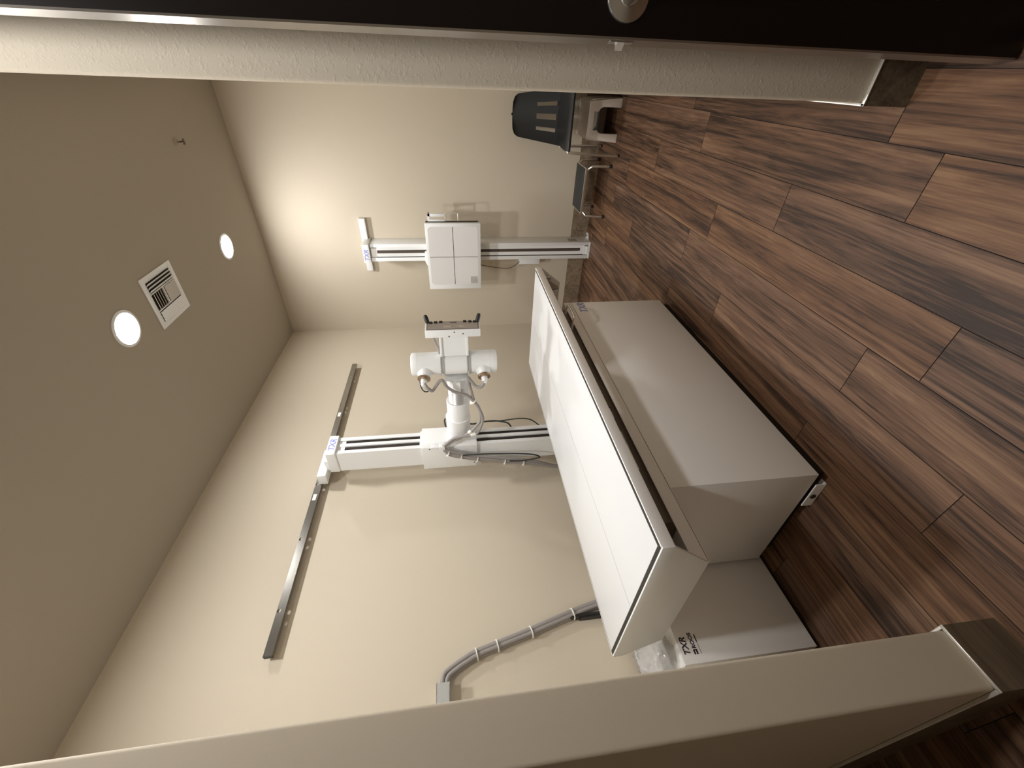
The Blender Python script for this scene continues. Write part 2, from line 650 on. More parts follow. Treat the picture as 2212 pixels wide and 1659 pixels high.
k.rot((dl[0], dl[1], 0), 'Z', DA)
k.build('latch_bolt', 'chrome', pl_)


# ================================================================== ceiling fittings
def ceiling_lamp(x, y, label, m='lamp'):
    t = thing('recessed_ceiling_lamp', (x, y, ZC), label, 'ceiling lamp', 'recessed round ceiling lamps')
    MB().lathe([(0.074, 0.0), (0.088, 0.0005), (0.088, 0.004), (0.083, 0.007), (0.0745, 0.0065), (0.074, 0.0)], (x, y, ZC), (0, 0, -1), 40).build('trim_ring', 'white', t)
    MB().lathe([(0.0735, 0.0005), (0.0735, 0.0045), (0.060, 0.0055), (0.030, 0.0060), (0, 0.0062)], (x, y, ZC), (0, 0, -1), 40).build('diffuser', m, t)
    return t


ceiling_lamp(-1.05, 3.085, 'round glowing ceiling lamp nearest the back wall, beyond the square vent', 'lampb')
ceiling_lamp(-1.045, 1.940, 'round glowing ceiling lamp before the square vent, the larger one in the photo')
ceiling_lamp(-1.047, 0.80, 'round glowing ceiling lamp nearest the partition wall')
ceiling_lamp(0.085, 0.50, 'round glowing ceiling lamp over the entry between the partition and the door', 'lamph')

# square air vent
vx0, vx1, vy0, vy1 = -1.175, -0.900, 2.157, 2.442
v = thing('air_vent', ((vx0 + vx1) / 2, (vy0 + vy1) / 2, ZC), 'square white louvred air vent on the ceiling between the two glowing lamps', 'air vent')
f = MB()
zt = ZC - 0.006
for q in ((vx0, vx1, vy0, vy0 + 0.032), (vx0, vx1, vy1 - 0.032, vy1), (vx0, vx0 + 0.030, vy0 + 0.032, vy1 - 0.032), (vx1 - 0.030, vx1, vy0 + 0.032, vy1 - 0.032)):
    f.box(*q, zt, ZC - 0.0003, bev=0.0012)
f.box(vx0 + 0.088, vx0 + 0.094, vy0 + 0.032, vy1 - 0.032, zt, ZC - 0.0005)
f.box(vx1 - 0.094, vx1 - 0.088, vy0 + 0.032, vy1 - 0.032, zt, ZC - 0.0005)
f.box(vx0 + 0.094, vx1 - 0.094, (vy0 + vy1) / 2 - 0.004, (vy0 + vy1) / 2 + 0.004, zt, ZC - 0.0005)
f.build('frame', 'white', v)
MB().box(vx0 + 0.02, vx1 - 0.02, vy0 + 0.02, vy1 - 0.02, ZC - 0.0016, ZC - 0.0004).build('duct_opening', 'dark', v)


def slat_y(x, tilt):
    b = MB().box(x - 0.0085, x + 0.0085, vy0 + 0.032, vy1 - 0.032, ZC - 0.0115, ZC - 0.0098)
    b.rot((x, 0, ZC - 0.0105), 'Y', tilt)
    b.build('slat', 'white', v)


for i in range(3):
    slat_y(vx1 - 0.040 - 0.018 * i, math.radians(40))
    slat_y(vx0 + 0.040 + 0.018 * i, math.radians(-12))
for s_, y0 in ((-1, vy0 + 0.046), (1, (vy0 + vy1) / 2 + 0.016)):
    for i in range(5):
        y = y0 + i * 0.0195
        b = MB().box(vx0 + 0.094, vx1 - 0.094, y - 0.008, y + 0.008, ZC - 0.0112, ZC - 0.0098)
        b.rot((0, y, ZC - 0.0105), 'X', math.radians(-30 * s_))
        b.build('slat', 'vent', v)

# sprinkler head
sp = thing('fire_sprinkler_head', (-0.404, 2.98, ZC), 'small dark sprinkler head hanging from the ceiling near the right wall', 'sprinkler')
MB().lathe([(0.022, 0.0), (0.022, 0.002), (0.012, 0.006), (0.008, 0.012), (0.008, 0.016)], (-0.404, 2.98, ZC), (0, 0, -1), 20).build('escutcheon', 'ceil', sp)
b = MB()
for s_ in (-1, 1):
    b.tube([(-0.404, 2.98 + s_ * 0.006, ZC - 0.014), (-0.404, 2.98 + s_ * 0.014, ZC - 0.022), (-0.404, 2.98 + s_ * 0.012, ZC - 0.034), (-0.404, 2.98, ZC - 0.042)], 0.0022, 8)
b.build('frame_arm', 'bronze', sp)
b = MB()
b.cyl((-0.404, 2.98, ZC - 0.041), (-0.404, 2.98, ZC - 0.043), 0.008, seg=16)
for i in range(8):
    th = i * math.pi / 4
    b.tube([(-0.404, 2.98, ZC - 0.042), (-0.404 + 0.018 * math.cos(th), 2.98 + 0.018 * math.sin(th), ZC - 0.0435)], 0.0018, 6)
b.build('deflector', 'bronze', sp)

# ================================================================== examination table
TX0, TX1, TY0, TY1 = -1.612, -0.931, 0.511, 2.315
tb = thing('xray_table', (-1.28, 1.41, 0), 'long white x-ray examination table with a floating top on a boxy off-white pedestal', 'table')
# top panel lies inside a thin black gasket on the near and right sides
MB().box(TX0 + 0.010, TX1 - 0.0185, TY0 + 0.0180, TY1 - 0.010, 0.704, 0.7275, bev=0.0008).build('table_top', 'top', tb)
b = MB()
b.box(TX1 - 0.0185, TX1 - 0.0060, TY0 + 0.0060, TY1 - 0.006, 0.704, 0.7268)
b.box(TX0 + 0.004, TX1 - 0.0185, TY0 + 0.0060, TY0 + 0.0180, 0.704, 0.7268)
b.box(TX0 + 0.004, TX0 + 0.010, TY0 + 0.0180, TY1 - 0.006, 0.704, 0.7268)
b.build('edge_gasket', 'black', tb)
MB().box(-1.2812, -1.2796, TY0 + 0.0185, TY1 - 0.011, 0.7274, 0.7277).build('centre_line', 'grid', tb)
for nm, x0, x1 in (('side_rail', TX1 - 0.0060, TX1), ('side_rail', TX0, TX0 + 0.004)):
    MB().box(x0, x1, TY0 + 0.0055, TY1, 0.6915, 0.7272, bev=0.0008).build(nm, 'grey', tb)
MB().box(TX0 + 0.004, TX1 - 0.0045, TY0 + 0.004, TY1, 0.6915, 0.704).build('top_underside', 'grey', tb)
MB().prism([(TX1, 0.7258), (TX1, 0.692), (-1.028, 0.571), (-1.515, 0.571), (TX0, 0.692), (TX0, 0.7258)], 'Y', TY0, TY0 + 0.0060, 0.001).build('end_plate', 'white', tb)
MB().prism([(TX1, 0.7258), (TX1, 0.692), (-1.028, 0.571), (-1.515, 0.571), (TX0, 0.692), (TX0, 0.7258)], 'Y', TY1 - 0.001, TY1 + 0.004, 0.001).build('end_plate', 'white', tb)
# skirt of the carriage that the top floats on
b = MB()
b.box(-1.032, -1.028, TY0 + 0.0045, 2.045, 0.5665, 0.610, bev=0.001)
b.box(-1.515, -1.511, TY0 + 0.0045, 2.045, 0.5665, 0.610)
b.box(-1.515, -1.028, TY0 + 0.0045, 2.045, 0.5655, 0.569)
b.build('skirt_frame', 'cab', tb)
# film tray mechanism inside the recess
b = MB()
b.box(-1.49, -1.060, 0.66, 2.02, 0.570, 0.660)
b.build('tray_housing', 'recess', tb)
b = MB()
b.box(-1.060, -1.030, 0.80, 1.10, 0.640, 0.668)
b.box(-1.048, -1.026, 1.14, 1.155, 0.630, 0.664)
b.build('tray_guide', 'slot', tb)
for y0, y1 in ((0.815, 0.925), (1.058, 1.112)):
    MB().box(-1.000, -0.996, y0, y1, 0.6535, 0.6580).build('tray_trim', 'chrome', tb)
    MB().box(-1.030, -1.000, y0, y1, 0.6560, 0.6700).build('tray_stop', 'black', tb)
MB().box(-1.034, -1.028, 0.945, 1.02, 0.634, 0.66).build('tray_latch', 'galv', tb)
b = MB()
b.tube([(-1.02, 1.725, 0.648), (-0.962, 1.730, 0.640), (-0.947, 1.745, 0.638), (-0.947, 1.850, 0.638), (-0.962, 1.865, 0.640), (-1.02, 1.870, 0.648)], 0.0055, 10)
b.build('tray_handle', 'chrome', tb)
MB().box(-1.04, -1.018, 1.34, 1.90, 0.650, 0.672).build('tray_front', 'black', tb)
b = MB()
b.prism([(2.12, 0.692), (2.29, 0.692), (2.29, 0.684), (2.155, 0.622), (2.135, 0.626), (2.12, 0.650)], 'X', -0.985, -0.979)
b.build('end_bracket', 'recess', tb)
b = MB()
b.cyl((-0.985, 2.290, 0.688), (-0.985, 2.290, 0.655), 0.010, seg=14)
b.cyl((-0.985, 2.290, 0.655), (-0.985, 2.290, 0.640), 0.014, seg=14)
b.build('lock_knob', 'nickel', tb)
# pedestal
ped = MB().box(-1.535, -1.028, 0.759, 2.047, 0.048, 0.5652, bev=0.0018).build('pedestal', 'cab', tb)
MB().box(-1.50, -1.049, 0.782, 2.03, 0.0, 0.048).build('plinth', 'black', tb)
b = MB()
b.box(-1.185, -1.074, 0.751, 0.755, 0.003, 0.040)
b.box(-1.185, -1.074, 0.755, 0.775, 0.000, 0.003)
b.build('foot_plate', 'cab', tb)
MB().lathe([(0.010, 0), (0.010, 0.003), (0.006, 0.004), (0, 0.004)], (-1.133, 0.751, 0.024), (0, -1, 0), 12).build('anchor_bolt', 'dark', tb)
text('maker_logo', 'TXR', 0.058, (-1.0277, 1.925, 0.500), (0, 1, 0), (0, 0, 1), 'blue', tb, shear=0.25, bold=0.0006)

# ================================================================== tube stand on the left wall
rl = thing('wall_rail', (XL, 1.92, 2.058), 'long grey steel guide rail running along the left wall above the tube stand', 'rail')
RX = -2.030
RZ0, RZ1, RY0, RY1 = 2.0595, 2.0968, 0.8195, 3.026
b = MB()
hs = [(y, 2.0865, 0.0095, 0.0080) for y in (1.010, 1.378, 1.745, 2.113, 2.478, 2.845)]
b.plate_slots('X', RX, RX - 0.003, RY0 + 0.003, RY1, RZ0, RZ1, hs, 16)
b.box(RX - 0.020, RX - 0.003, RY0 + 0.003, RY1, RZ1 - 0.003, RZ1)
b.box(RX - 0.020, RX - 0.003, RY0 + 0.003, RY1, RZ0, RZ0 + 0.003)
b.build('rail_channel', 'steel', rl)
MB().box(RX - 0.020, RX + 0.0005, RY0, RY0 + 0.003, RZ0, RZ1).build('end_cap', 'black', rl)
for y in (1.19, 1.56, 2.29, 2.67):
    MB().cyl((XL, y, 2.082), (RX - 0.020, y, 2.082), 0.008, seg=14).build('standoff', 'galv', rl)
MB().box(RX, RX + 0.0006, 1.628, 1.672, 2.070, 2.089).build('sticker', 'paper', rl)
MB().box(RX, RX + 0.0006, 2.358, 2.400, 2.070, 2.089).build('sticker', 'paper', rl)

CX0, CX1, CY0, CY1 = -1.975, -1.828, 1.79, 1.922
ts = thing('xray_tube_stand', (-1.90, 1.856, 0), 'white x-ray tube stand by the left wall, its horizontal arm carrying the tube head', 'x-ray stand')
b = MB()
b.plate_slots('X', CX1, CX1 - 0.004, CY0, CY1, 0.03, 1.985, [], 0)
col = MB()
# hollow column: side plates, back plate, front rims
zt = 1.955
for q in ((CX0, CX1, CY0, CY0 + 0.004), (CX0, CX1, CY1 - 0.004, CY1)):
    col.box(*q, 0.02, zt)
col.box(CX0, CX0 + 0.004, CY0 + 0.004, CY1 - 0.004, 0.02, zt)
col.box(CX1 - 0.007, CX1, CY0 + 0.004, 1.814, 0.02, zt)
col.box(CX1 - 0.007, CX1, 1.896, CY1 - 0.004, 0.02, zt)
b.bm.free()
col.build('column', 'white', ts)
MB().box(CX1 - 0.012, CX1 - 0.003, 1.849, 1.872, 0.02, zt).build('centre_track', 'white', ts)
MB().box(CX0 + 0.004, CX1 - 0.012, CY0 + 0.004, CY1 - 0.004, 0.02, zt - 0.05).build('column_interior', 'dark', ts)
MB().box(CX1 - 0.075, CX1 - 0.009, 1.814, 1.896, zt - 0.05, zt).build('stop_block', 'grey', ts)
MB().box(-2.02, -1.80, 1.76, 1.95, 0.0, 0.02, bev=0.003).build('base_plate', 'white', ts)
b = MB()
b.prism([(-1.973, 1.78), (-1.823, 1.78), (-1.815, 1.788), (-1.815, 1.930), (-1.973, 1.930)], 'Z', 1.949, 2.002, 0.002)
cap = b.build('top_cap', 'white', ts)
text('maker_logo', 'TXR', 0.050, (-1.8146, 1.803, 1.958), (0, 1, 0), (0, 0, 1), 'blue', cap, shear=0.25, bold=0.0010)
b = MB()
b.box(-2.0285, -1.957, 1.742, 1.955, 2.0225, 2.0725, bev=0.002)
b.box(-1.974, -1.900, 1.800, 1.910, 1.995, 2.030)
b.build('rail_bracket', 'white', ts)
# carriage that rides on the column
b = MB()
b.prism([(-2.000, 1.775), (-1.818, 1.775), (-1.796, 1.796), (-1.796, 1.922), (-1.806, 1.934), (-1.985, 1.934)], 'Z', 1.122, 1.452, 0.0015)
b.prism([(1.784, 1.45), (1.928, 1.45), (1.928, 1.464), (1.784, 1.464)], 'X', -1.90, -1.822)
car = b.build('carriage', 'white', ts)
MB().box(-1.99, -1.955, 1.764, 1.7755, 1.098, 1.128).build('limit_switch', 'galv', car)
for p in ((-1.83, 1.774, 1.405), (-1.97, 1.774, 1.14)):
    MB().lathe([(0.004, 0), (0.003, 0.002), (0, 0.002)], p, (0, -1, 0), 10).build('screw', 'dark', car)
AZ, AY = 1.222, 1.856
# telescoping arm
MB().lathe([(0.0700, 0), (0.0700, 0.135), (0.0725, 0.137), (0.0725, 0.152), (0.0680, 0.154), (0.0620, 0.155)], (-1.797, AY, AZ + 0.003), (1, 0, 0), 40).build('outer_arm', 'white', ts)
MB().lathe([(0.0640, 0), (0.0640, 0.118), (0.0620, 0.121), (0.0500, 0.121)], (-1.643, AY, AZ), (1, 0, 0), 40).build('inner_arm', 'white', ts)
prof = [(0.050, 0.0)]
for i in range(9):
    prof += [(0.0565, 0.004 + i * 0.0130), (0.0505, 0.0105 + i * 0.0130)]
prof.append((0.050, 0.118))
MB().lathe(prof, (-1.524, AY, AZ - 0.006), (1, 0, 0), 36).build('bellows', 'bellows', ts)
b = MB()
b.prism([(AY - 0.050, AZ - 0.068), (AY + 0.050, AZ - 0.068), (AY + 0.052, AZ + 0.060), (AY - 0.052, AZ + 0.060)], 'X', -1.352, -1.345, 0.001)
b.lathe([(0.054, 0), (0.060, 0.030), (0.058, 0.064)], (-1.415, AY, AZ - 0.004), (1, 0, 0), 8, smooth=False)
b.box(-1.425, -1.352, AY - 0.071, AY - 0.045, AZ - 0.022, AZ + 0.022, bev=0.004)
br = b.build('swivel_bracket', 'white', ts)
for z in (AZ - 0.045, AZ - 0.010, AZ + 0.04):
    MB().lathe([(0.0055, 0), (0.0055, 0.003), (0, 0.004)], (-1.3515, AY - 0.045, z), (-1, 0, 0), 10).build('bolt', 'nickel', br)
# tube head: vertical cylinder
HXc, HYc = -1.266, AY
b = MB()
zc0, zc1 = 1.002, 1.453
b.lathe([(0.0, 0.0), (0.050, 0.0), (0.0585, 0.003), (0.0615, 0.010), (0.0615, 0.034), (0.0605, 0.0345), (0.0605, 0.036), (0.0615, 0.0365), (0.0615, zc1 - zc0 - 0.0375), (0.0605, zc1 - zc0 - 0.037), (0.0605, zc1 - zc0 - 0.0355), (0.0615, zc1 - zc0 - 0.035), (0.0615, zc1 - zc0 - 0.010), (0.0585, zc1 - zc0 - 0.003), (0.050, zc1 - zc0), (0.0, zc1 - zc0)], (HXc, HYc, zc0), (0, 0, 1), 48)
hd = b.build('tube_housing', 'white', ts)
for z in (1.153, 1.290):
    b = MB()
    b.lathe([(0.0612, -0.009), (0.0655, -0.009), (0.0655, -0.003), (0.0630, -0.002), (0.0630, 0.002), (0.0655, 0.003), (0.0655, 0.009), (0.0612, 0.009)], (HXc, HYc, z), (0, 0, 1), 40)
    st = b.build('clamp_band', 'galv', hd)
    for th in (-135, -118, -100):
        d = Vector((math.cos(math.radians(th)), math.sin(math.radians(th)), 0))
        MB().cyl(Vector((HXc, HYc, z)) + d * 0.062, Vector((HXc, HYc, z)) + d * 0.069, 0.0035, seg=10).build('clamp_screw', 'chrome', st)
pd = Vector((-0.42, -0.905, 0)).normalized()
for z, tw in ((1.383, 0.10), (1.077, -0.06)):
    o = Vector((HXc, HYc, z)) + pd * 0.045
    dd = (pd + Vector((0, 0, tw))).normalized()
    b = MB()
    b.lathe([(0.040, 0), (0.038, 0.020), (0.032, 0.032), (0.028, 0.040), (0.026, 0.042)], o, dd, 28)
    hn = b.build('cable_horn', 'white', hd)
    MB().lathe([(0.018, 0.038), (0.0330, 0.040), (0.0335, 0.046), (0.0330, 0.052), (0.020, 0.054)], o, dd, 28).build('terminal_ring', 'brass', hn)
    MB().lathe([(0.0165, 0.050), (0.0165, 0.068), (0.0145, 0.070), (0.0145, 0.080), (0.0110, 0.083), (0.0095, 0.090)], o, dd, 24).build('cable_plug', 'white', hn)
# console with handles on the room side
b = MB()
b.box(-1.205, -1.0845, 1.829, 1.886, 1.160, 1.286)
b.box(-1.205, -1.0845, 1.822, 1.890, 1.150, 1.162, bev=0.002)
b.box(-1.205, -1.0845, 1.822, 1.890, 1.284, 1.296, bev=0.002)
b.build('console_neck', 'white', ts)
cb = MB()
pp = []
for i in range(13):
    z = 1.088 + 0.274 * i / 12
    pp.append((1.896 + 0.010 * math.sin(math.pi * i / 12), z))
cb.prism([(1.815, 1.088)] + pp + [(1.815, 1.362)], 'X', -1.085, -1.042, 0.0015)
cs = cb.build('console', 'white', ts)
pp2 = [(1.896 - 0.004 + 0.010 * math.sin(math.pi * i / 12), 1.096 + 0.258 * i / 12) for i in range(13)]
b = MB()
b.prism([(1.820, 1.096)] + pp2 + [(1.820, 1.354)], 'X', -1.0422, -1.0408)
b.build('panel_border', 'slot', cs)
pp2 = [(1.896 - 0.006 + 0.010 * math.sin(math.pi * i / 12), 1.099 + 0.252 * i / 12) for i in range(13)]
pnl = MB().prism([(1.823, 1.099)] + pp2 + [(1.823, 1.351)], 'X', -1.0415, -1.0400).build('control_panel', 'panel', cs)
for z in (1.113, 1.137, 1.163, 1.284, 1.310, 1.334):
    q = 1.876 + 0.010 * math.sin(math.pi * (z - 1.088) / 0.274)
    MB().box(-1.0402, -1.034, q, q + 0.014, z - 0.0085, z + 0.0085, bev=0.001).build('push_button', 'black', cs)
MB().box(-1.0402, -1.0385, 1.884, 1.889, 1.205, 1.238).build('angle_display', 'slot', cs)
MB().box(-1.0402, -1.0396, 1.836, 1.856, 1.172, 1.270).build('name_plate', 'label', cs)
text('maker_logo', 'TXR', 0.022, (-1.0394, 1.853, 1.190), (0, 0, 1), (0, -1, 0), 'grid', cs, shear=0.25, bold=0.0003)
for z in (1.096, 1.354):
    s_ = -1 if z < 1.2 else 1
    b = MB()
    b.lathe([(0.0065, 0), (0.0065, 0.010), (0.0100, 0.012), (0.0112, 0.026), (0.0112, 0.042), (0.0080, 0.053), (0, 0.056)], (-1.052, 1.888, z - s_ * 0.008), (0.9, 0.30, 0.28 * s_), 18)
    b.build('handle', 'black', cs)
for p in ((-1.066, 1.8148, 1.175), (-1.056, 1.8148, 1.218), (-1.080, 1.8148, 1.245)):
    MB().lathe([(0.0035, 0), (0.0035, 0.001), (0, 0.0012)], p, (0, -1, 0), 12).build('screw', 'dark', cs)
MB().tube([(-1.09, 1.835, 1.325), (-1.12, 1.84, 1.318), (-1.17, 1.85, 1.305), (-1.215, 1.86, 1.300)], 0.007, 10).build('console_cable', 'cable', ts)
MB().tube([(-1.320, 1.790, 1.412), (-1.345, 1.765, 1.408), (-1.37, 1.755, 1.395), (-1.375, 1.755, 1.375), (-1.36, 1.765, 1.36)], 0.0030, 8).build('thermal_switch_lead', 'cable2', ts)
MB().box(-1.325, -1.310, 1.785, 1.797, 1.407, 1.419).build('switch_plug', 'black', ts)

# high-tension cables, tied in a bundle
TIES = []


def cable(b, pts, r):
    b.tube(pts, r, 10)


b = MB()
cable(b, [(-1.312, 1.742, 1.385), (-1.330, 1.728, 1.372), (-1.352, 1.730, 1.350), (-1.345, 1.745, 1.335), (-1.318, 1.76, 1.312), (-1.312, 1.76, 1.293), (-1.3518, 1.76, 1.2744), (-1.3954, 1.765, 1.2329), (-1.4222, 1.765, 1.1712), (-1.4535, 1.765, 1.1444), (-1.4988, 1.76, 1.1133), (-1.5691, 1.755, 1.0885), (-1.6194, 1.752, 1.089), (-1.683, 1.75, 1.1126), (-1.7031, 1.748, 1.1373), (-1.7216, 1.752, 1.2214), (-1.7366, 1.755, 1.2625), (-1.790, 1.750, 1.322)], 0.0085)
cable(b, [(-1.312, 1.742, 1.076), (-1.345, 1.735, 1.090), (-1.3542, 1.750, 1.1191), (-1.3295, 1.77, 1.1456), (-1.312, 1.775, 1.158), (-1.3518, 1.772, 1.1549), (-1.4326, 1.772, 1.1391), (-1.470, 1.772, 1.132), (-1.520, 1.765, 1.105), (-1.595, 1.760, 1.098), (-1.640, 1.758, 1.118), (-1.690, 1.755, 1.160), (-1.735, 1.760, 1.215), (-1.757, 1.757, 1.262), (-1.800, 1.752, 1.316)], 0.0085)
b.build('tube_cable', 'cable', ts)
b = MB()
for dx, dy, dz in ((0, 0, 0), (-0.016, 0.004, -0.004), (0.015, 0.006, 0.002)):
    cable(b, [(-1.788 + dx * 0.5, 1.750, 1.326), (-1.8249 + dx, 1.745 + dy, 1.309 + dz), (-1.8484 + dx, 1.742 + dy, 1.2768), (-1.8705 + dx, 1.742 + dy, 1.2199), (-1.9013 + dx, 1.742 + dy, 1.1227), (-1.9184 + dx, 1.742 + dy, 1.0404), (-1.9404 + dx, 1.742 + dy, 0.9538), (-1.9585 + dx, 1.742 + dy, 0.8657), (-1.9889 + dx * 0.8, 1.742 + dy, 0.7454), (-2.035, 1.742 + dy, 0.6039), (-2.04, 1.742 + dy, 0.35), (-2.03, 1.742 + dy, 0.01)], 0.0088)
hc = b.build('hanging_cable', 'cable', ts)
b = MB()
b.tube([(-1.862, 1.738, 1.208), (-1.8593, 1.732, 1.0683), (-1.8708, 1.730, 0.8975), (-1.8932, 1.732, 0.7806), (-1.9231, 1.735, 0.7345), (-1.9369, 1.737, 0.763), (-1.942, 1.732, 0.8512), (-1.940, 1.734, 0.9242)], 0.0045, 8)
b.build('looped_lead', 'cable2', ts)
for p, d in (((-1.8785, 1.744, 1.2199), (-0.3, 0, -1)), ((-1.9093, 1.744, 1.1227), (-0.25, 0, -1)), ((-1.9484, 1.744, 0.9538), (-0.25, 0, -1)), ((-1.972, 1.744, 0.835), (-0.25, 0, -1)), ((-1.470, 1.768, 1.138), (-0.8, 0, -0.6)), ((-1.842, 1.744, 1.296), (-0.4, 0, -0.9))):
    MB().lathe([(0.0125, -0.0022), (0.0215, -0.0022), (0.0215, 0.0022), (0.0125, 0.0022)], p, Vector(d), 16).build('cable_tie', 'tie', hc)
MB().cyl((-1.700, 1.750, 1.128), (-1.708, 1.748, 1.158), 0.0105, seg=14).build('cable_marker', 'tie', hc)
MB().cyl((-1.681, 1.757, 1.152), (-1.697, 1.757, 1.168), 0.0105, seg=14).build('cable_marker', 'tie', hc)
b = MB()
b.box(-1.808, -1.780, 1.738, 1.773, 1.312, 1.345, bev=0.002)
b.box(-1.800, -1.788, 1.745, 1.773, 1.345, 1.395, bev=0.002)
b.build('cable_anchor', 'white', ts)
b = MB()
b.tube([(-1.838, 1.936, 1.300), (-1.8148, 1.965, 1.310), (-1.7693, 1.97, 1.3069), (-1.755, 1.96, 1.25), (-1.770, 1.955, 1.19), (-1.8082, 1.95, 1.1464), (-1.7951, 1.95, 1.0668), (-1.7934, 1.95, 0.9929), (-1.8159, 1.95, 0.9179), (-1.8509, 1.945, 0.8897), (-1.88, 1.926, 0.87)], 0.0052, 8)
b.tube([(-1.7960, 1.953, 1.06), (-1.8052, 1.96, 0.9619), (-1.7952, 1.96, 0.842), (-1.8097, 1.96, 0.7655), (-1.8644, 1.955, 0.7002), (-1.88, 1.926, 0.67)], 0.0042, 8)
b.build('limit_switch_lead', 'cable2', ts)

# ================================================================== wall bucky stand on the back wall
wb = thing('wall_bucky_stand', (-1.27, 3.60, 0), 'white chest x-ray stand on the back wall with a cross-marked square detector panel', 'x-ray stand')
BX0, BX1, BF = -1.341, -1.197, 3.531
b = MB()
b.box(BX0, BX0 + 0.030, BF, YB - 0.0005, 0.016, 1.885, bev=0.001)
b.box(BX1 - 0.026, BX1, BF, YB - 0.0005, 0.016, 1.885, bev=0.001)
b.box(BX0 + 0.030, BX1 - 0.026, YB - 0.05, YB - 0.0005, 0.016, 1.885)
b.build('column', 'white', wb)
for x0, x1 in ((BX1 - 0.050, BX1 - 0.026), (-1.302, -1.274)):
    MB().box(x0, x1, BF + 0.003, BF + 0.012, 0.05, 1.835).build('inner_track', 'white', wb)
MB().box(-1.311, -1.302, BF + 0.008, BF + 0.013, 0.05, 1.838).build('track_gap', 'black', wb)
MB().box(-1.274, BX1 - 0.050, BF + 0.011, BF + 0.03, 0.085, 1.838).build('column_interior', 'slot', wb)
MB().box(-1.274, BX1 - 0.050, BF + 0.003, BF + 0.012, 0.05, 0.085).build('track_foot', 'white', wb)
b = MB()
b.box(BX0 + 0.036, BX1 - 0.036, BF + 0.002, BF + 0.04, 0.016, 0.060)
b.box(BX0 + 0.036, BX1 - 0.036, BF - 0.002, BF + 0.02, 0.008, 0.030)
b.build('bottom_stop', 'white', wb)
b = MB()
b.box(BX0 + 0.036, BX1 - 0.036, BF + 0.010, YB - 0.05, 1.835, 1.885)
b.build('top_stop', 'grey', wb)
b = MB()
b.prism([(BX0 - 0.005, BF - 0.02), (BX1 + 0.005, BF - 0.02), (BX1 + 0.005, YB - 0.001), (BX0 - 0.005, YB - 0.001)], 'Z', 1.893, 1.947, 0.002)
cap2 = b.build('top_cap', 'white', wb)
text('maker_logo', 'TXR', 0.050, (BX0 + 0.010, BF - 0.0204, 1.902), (1, 0, 0), (0, 0, 1), 'blue', cap2, shear=0.25, bold=0.0008)
MB().box(-1.470, -1.026, YB - 0.034, YB - 0.0005, 1.915, 1.965, bev=0.002).build('wall_bar', 'white', wb)
b = MB()
b.prism([(BX1, 3.60), (BX1 + 0.045, 3.625), (BX1 + 0.045, YB - 0.014), (BX1, YB - 0.014)], 'Z', 0.0, 0.0045)
b.prism([(BX0, 3.60), (BX0 - 0.040, 3.625), (BX0 - 0.040, YB - 0.014), (BX0, YB - 0.014)], 'Z', 0.0, 0.0045)
b.box(BX0, BX1, BF, YB - 0.014, 0.0, 0.016)
b.build('floor_plate', 'white', wb)
for x in (BX1 + 0.026, BX0 - 0.024):
    MB().lathe([(0.009, 0), (0.009, 0.006), (0, 0.007)], (x, 3.645, 0.0045), (0, 0, 1), 6, smooth=False).build('anchor_bolt', 'nickel', wb)
MB().box(BX1, BX1 + 0.0008, 3.565, 3.63, 0.115, 0.19).build('rating_plate', 'grid', wb)
PX0, PX1, PZ0, PZ1, PF = -1.545, -0.991, 0.977, 1.418, 3.40
b = MB()
b.box(PX0, PX1, PF, PF + 0.030, PZ0, PZ1, bev=0.004)
b.box(PX0 + 0.02, PX1 - 0.012, PF + 0.030, PF + 0.062, PZ0 + 0.01, PZ1 - 0.006, bev=0.003)
pan = b.build('detector_housing', 'white', wb)
fr = []
fx0, fx1, fz0, fz1, rr = -1.503, -1.018, 1.000, 1.398, 0.030
for cx, cz, a0 in ((fx0 + rr, fz0 + rr, 180), (fx1 - rr, fz0 + rr, 270), (fx1 - rr, fz1 - rr, 0), (fx0 + rr, fz1 - rr, 90)):
    for i in range(7):
        th = math.radians(a0 + 15 * i)
        fr.append((cx + rr * math.cos(th), cz + rr * math.sin(th)))
MB().prism(fr, 'Y', PF - 0.0008, PF + 0.001).build('detector_face', 'face', pan)
b = MB()
b.box(fx0 + 0.002, fx1 - 0.002, PF - 0.0014, PF - 0.0007, 1.1985, 1.2025)
b.box(-1.2645, -1.2610, PF - 0.0014, PF - 0.0007, fz0 + 0.002, fz1 - 0.001)
b.build('centring_cross', 'line', pan)
b = MB()
b.box(-1.497, -1.434, PF - 0.0012, PF - 0.0009, 1.006, 1.066)
st_ = b.build('printed_sticker', 'stickg', pan)
b = MB()
for i, (u, w_) in enumerate(((0.004, 0.052), (0.004, 0.040), (0.004, 0.055), (0.004, 0.030), (0.004, 0.048), (0.004, 0.055))):
    b.box(-1.497 + u, -1.497 + u + w_, PF - 0.0016, PF - 0.0011, 1.010 + i * 0.0092, 1.0145 + i * 0.0092)
b.build('sticker_print', 'grid', st_)
MB().box(PX1 - 0.0125, PX1 + 0.003, PF + 0.034, PF + 0.058, PZ0 + 0.016, PZ1 - 0.008).build('tray_slot', 'black', pan)
b = MB()
b.tube([(PX1 - 0.01, PF + 0.046, 1.152), (PX1 + 0.055, PF + 0.046, 1.152), (PX1 + 0.063, PF + 0.046, 1.160), (PX1 + 0.063, PF + 0.046, 1.244), (PX1 + 0.055, PF + 0.046, 1.252), (PX1 - 0.01, PF + 0.046, 1.252)], 0.0042, 10, sub=4)
b.build('tray_handle', 'chrome', pan)
b = MB()
b.box(PX1 + 0.040, PX1 + 0.063, PF + 0.038, PF + 0.056, 1.258, 1.392, bev=0.002)
b.box(PX1 + 0.002, PX1 + 0.063, PF + 0.038, PF + 0.056, 1.372, 1.392, bev=0.002)
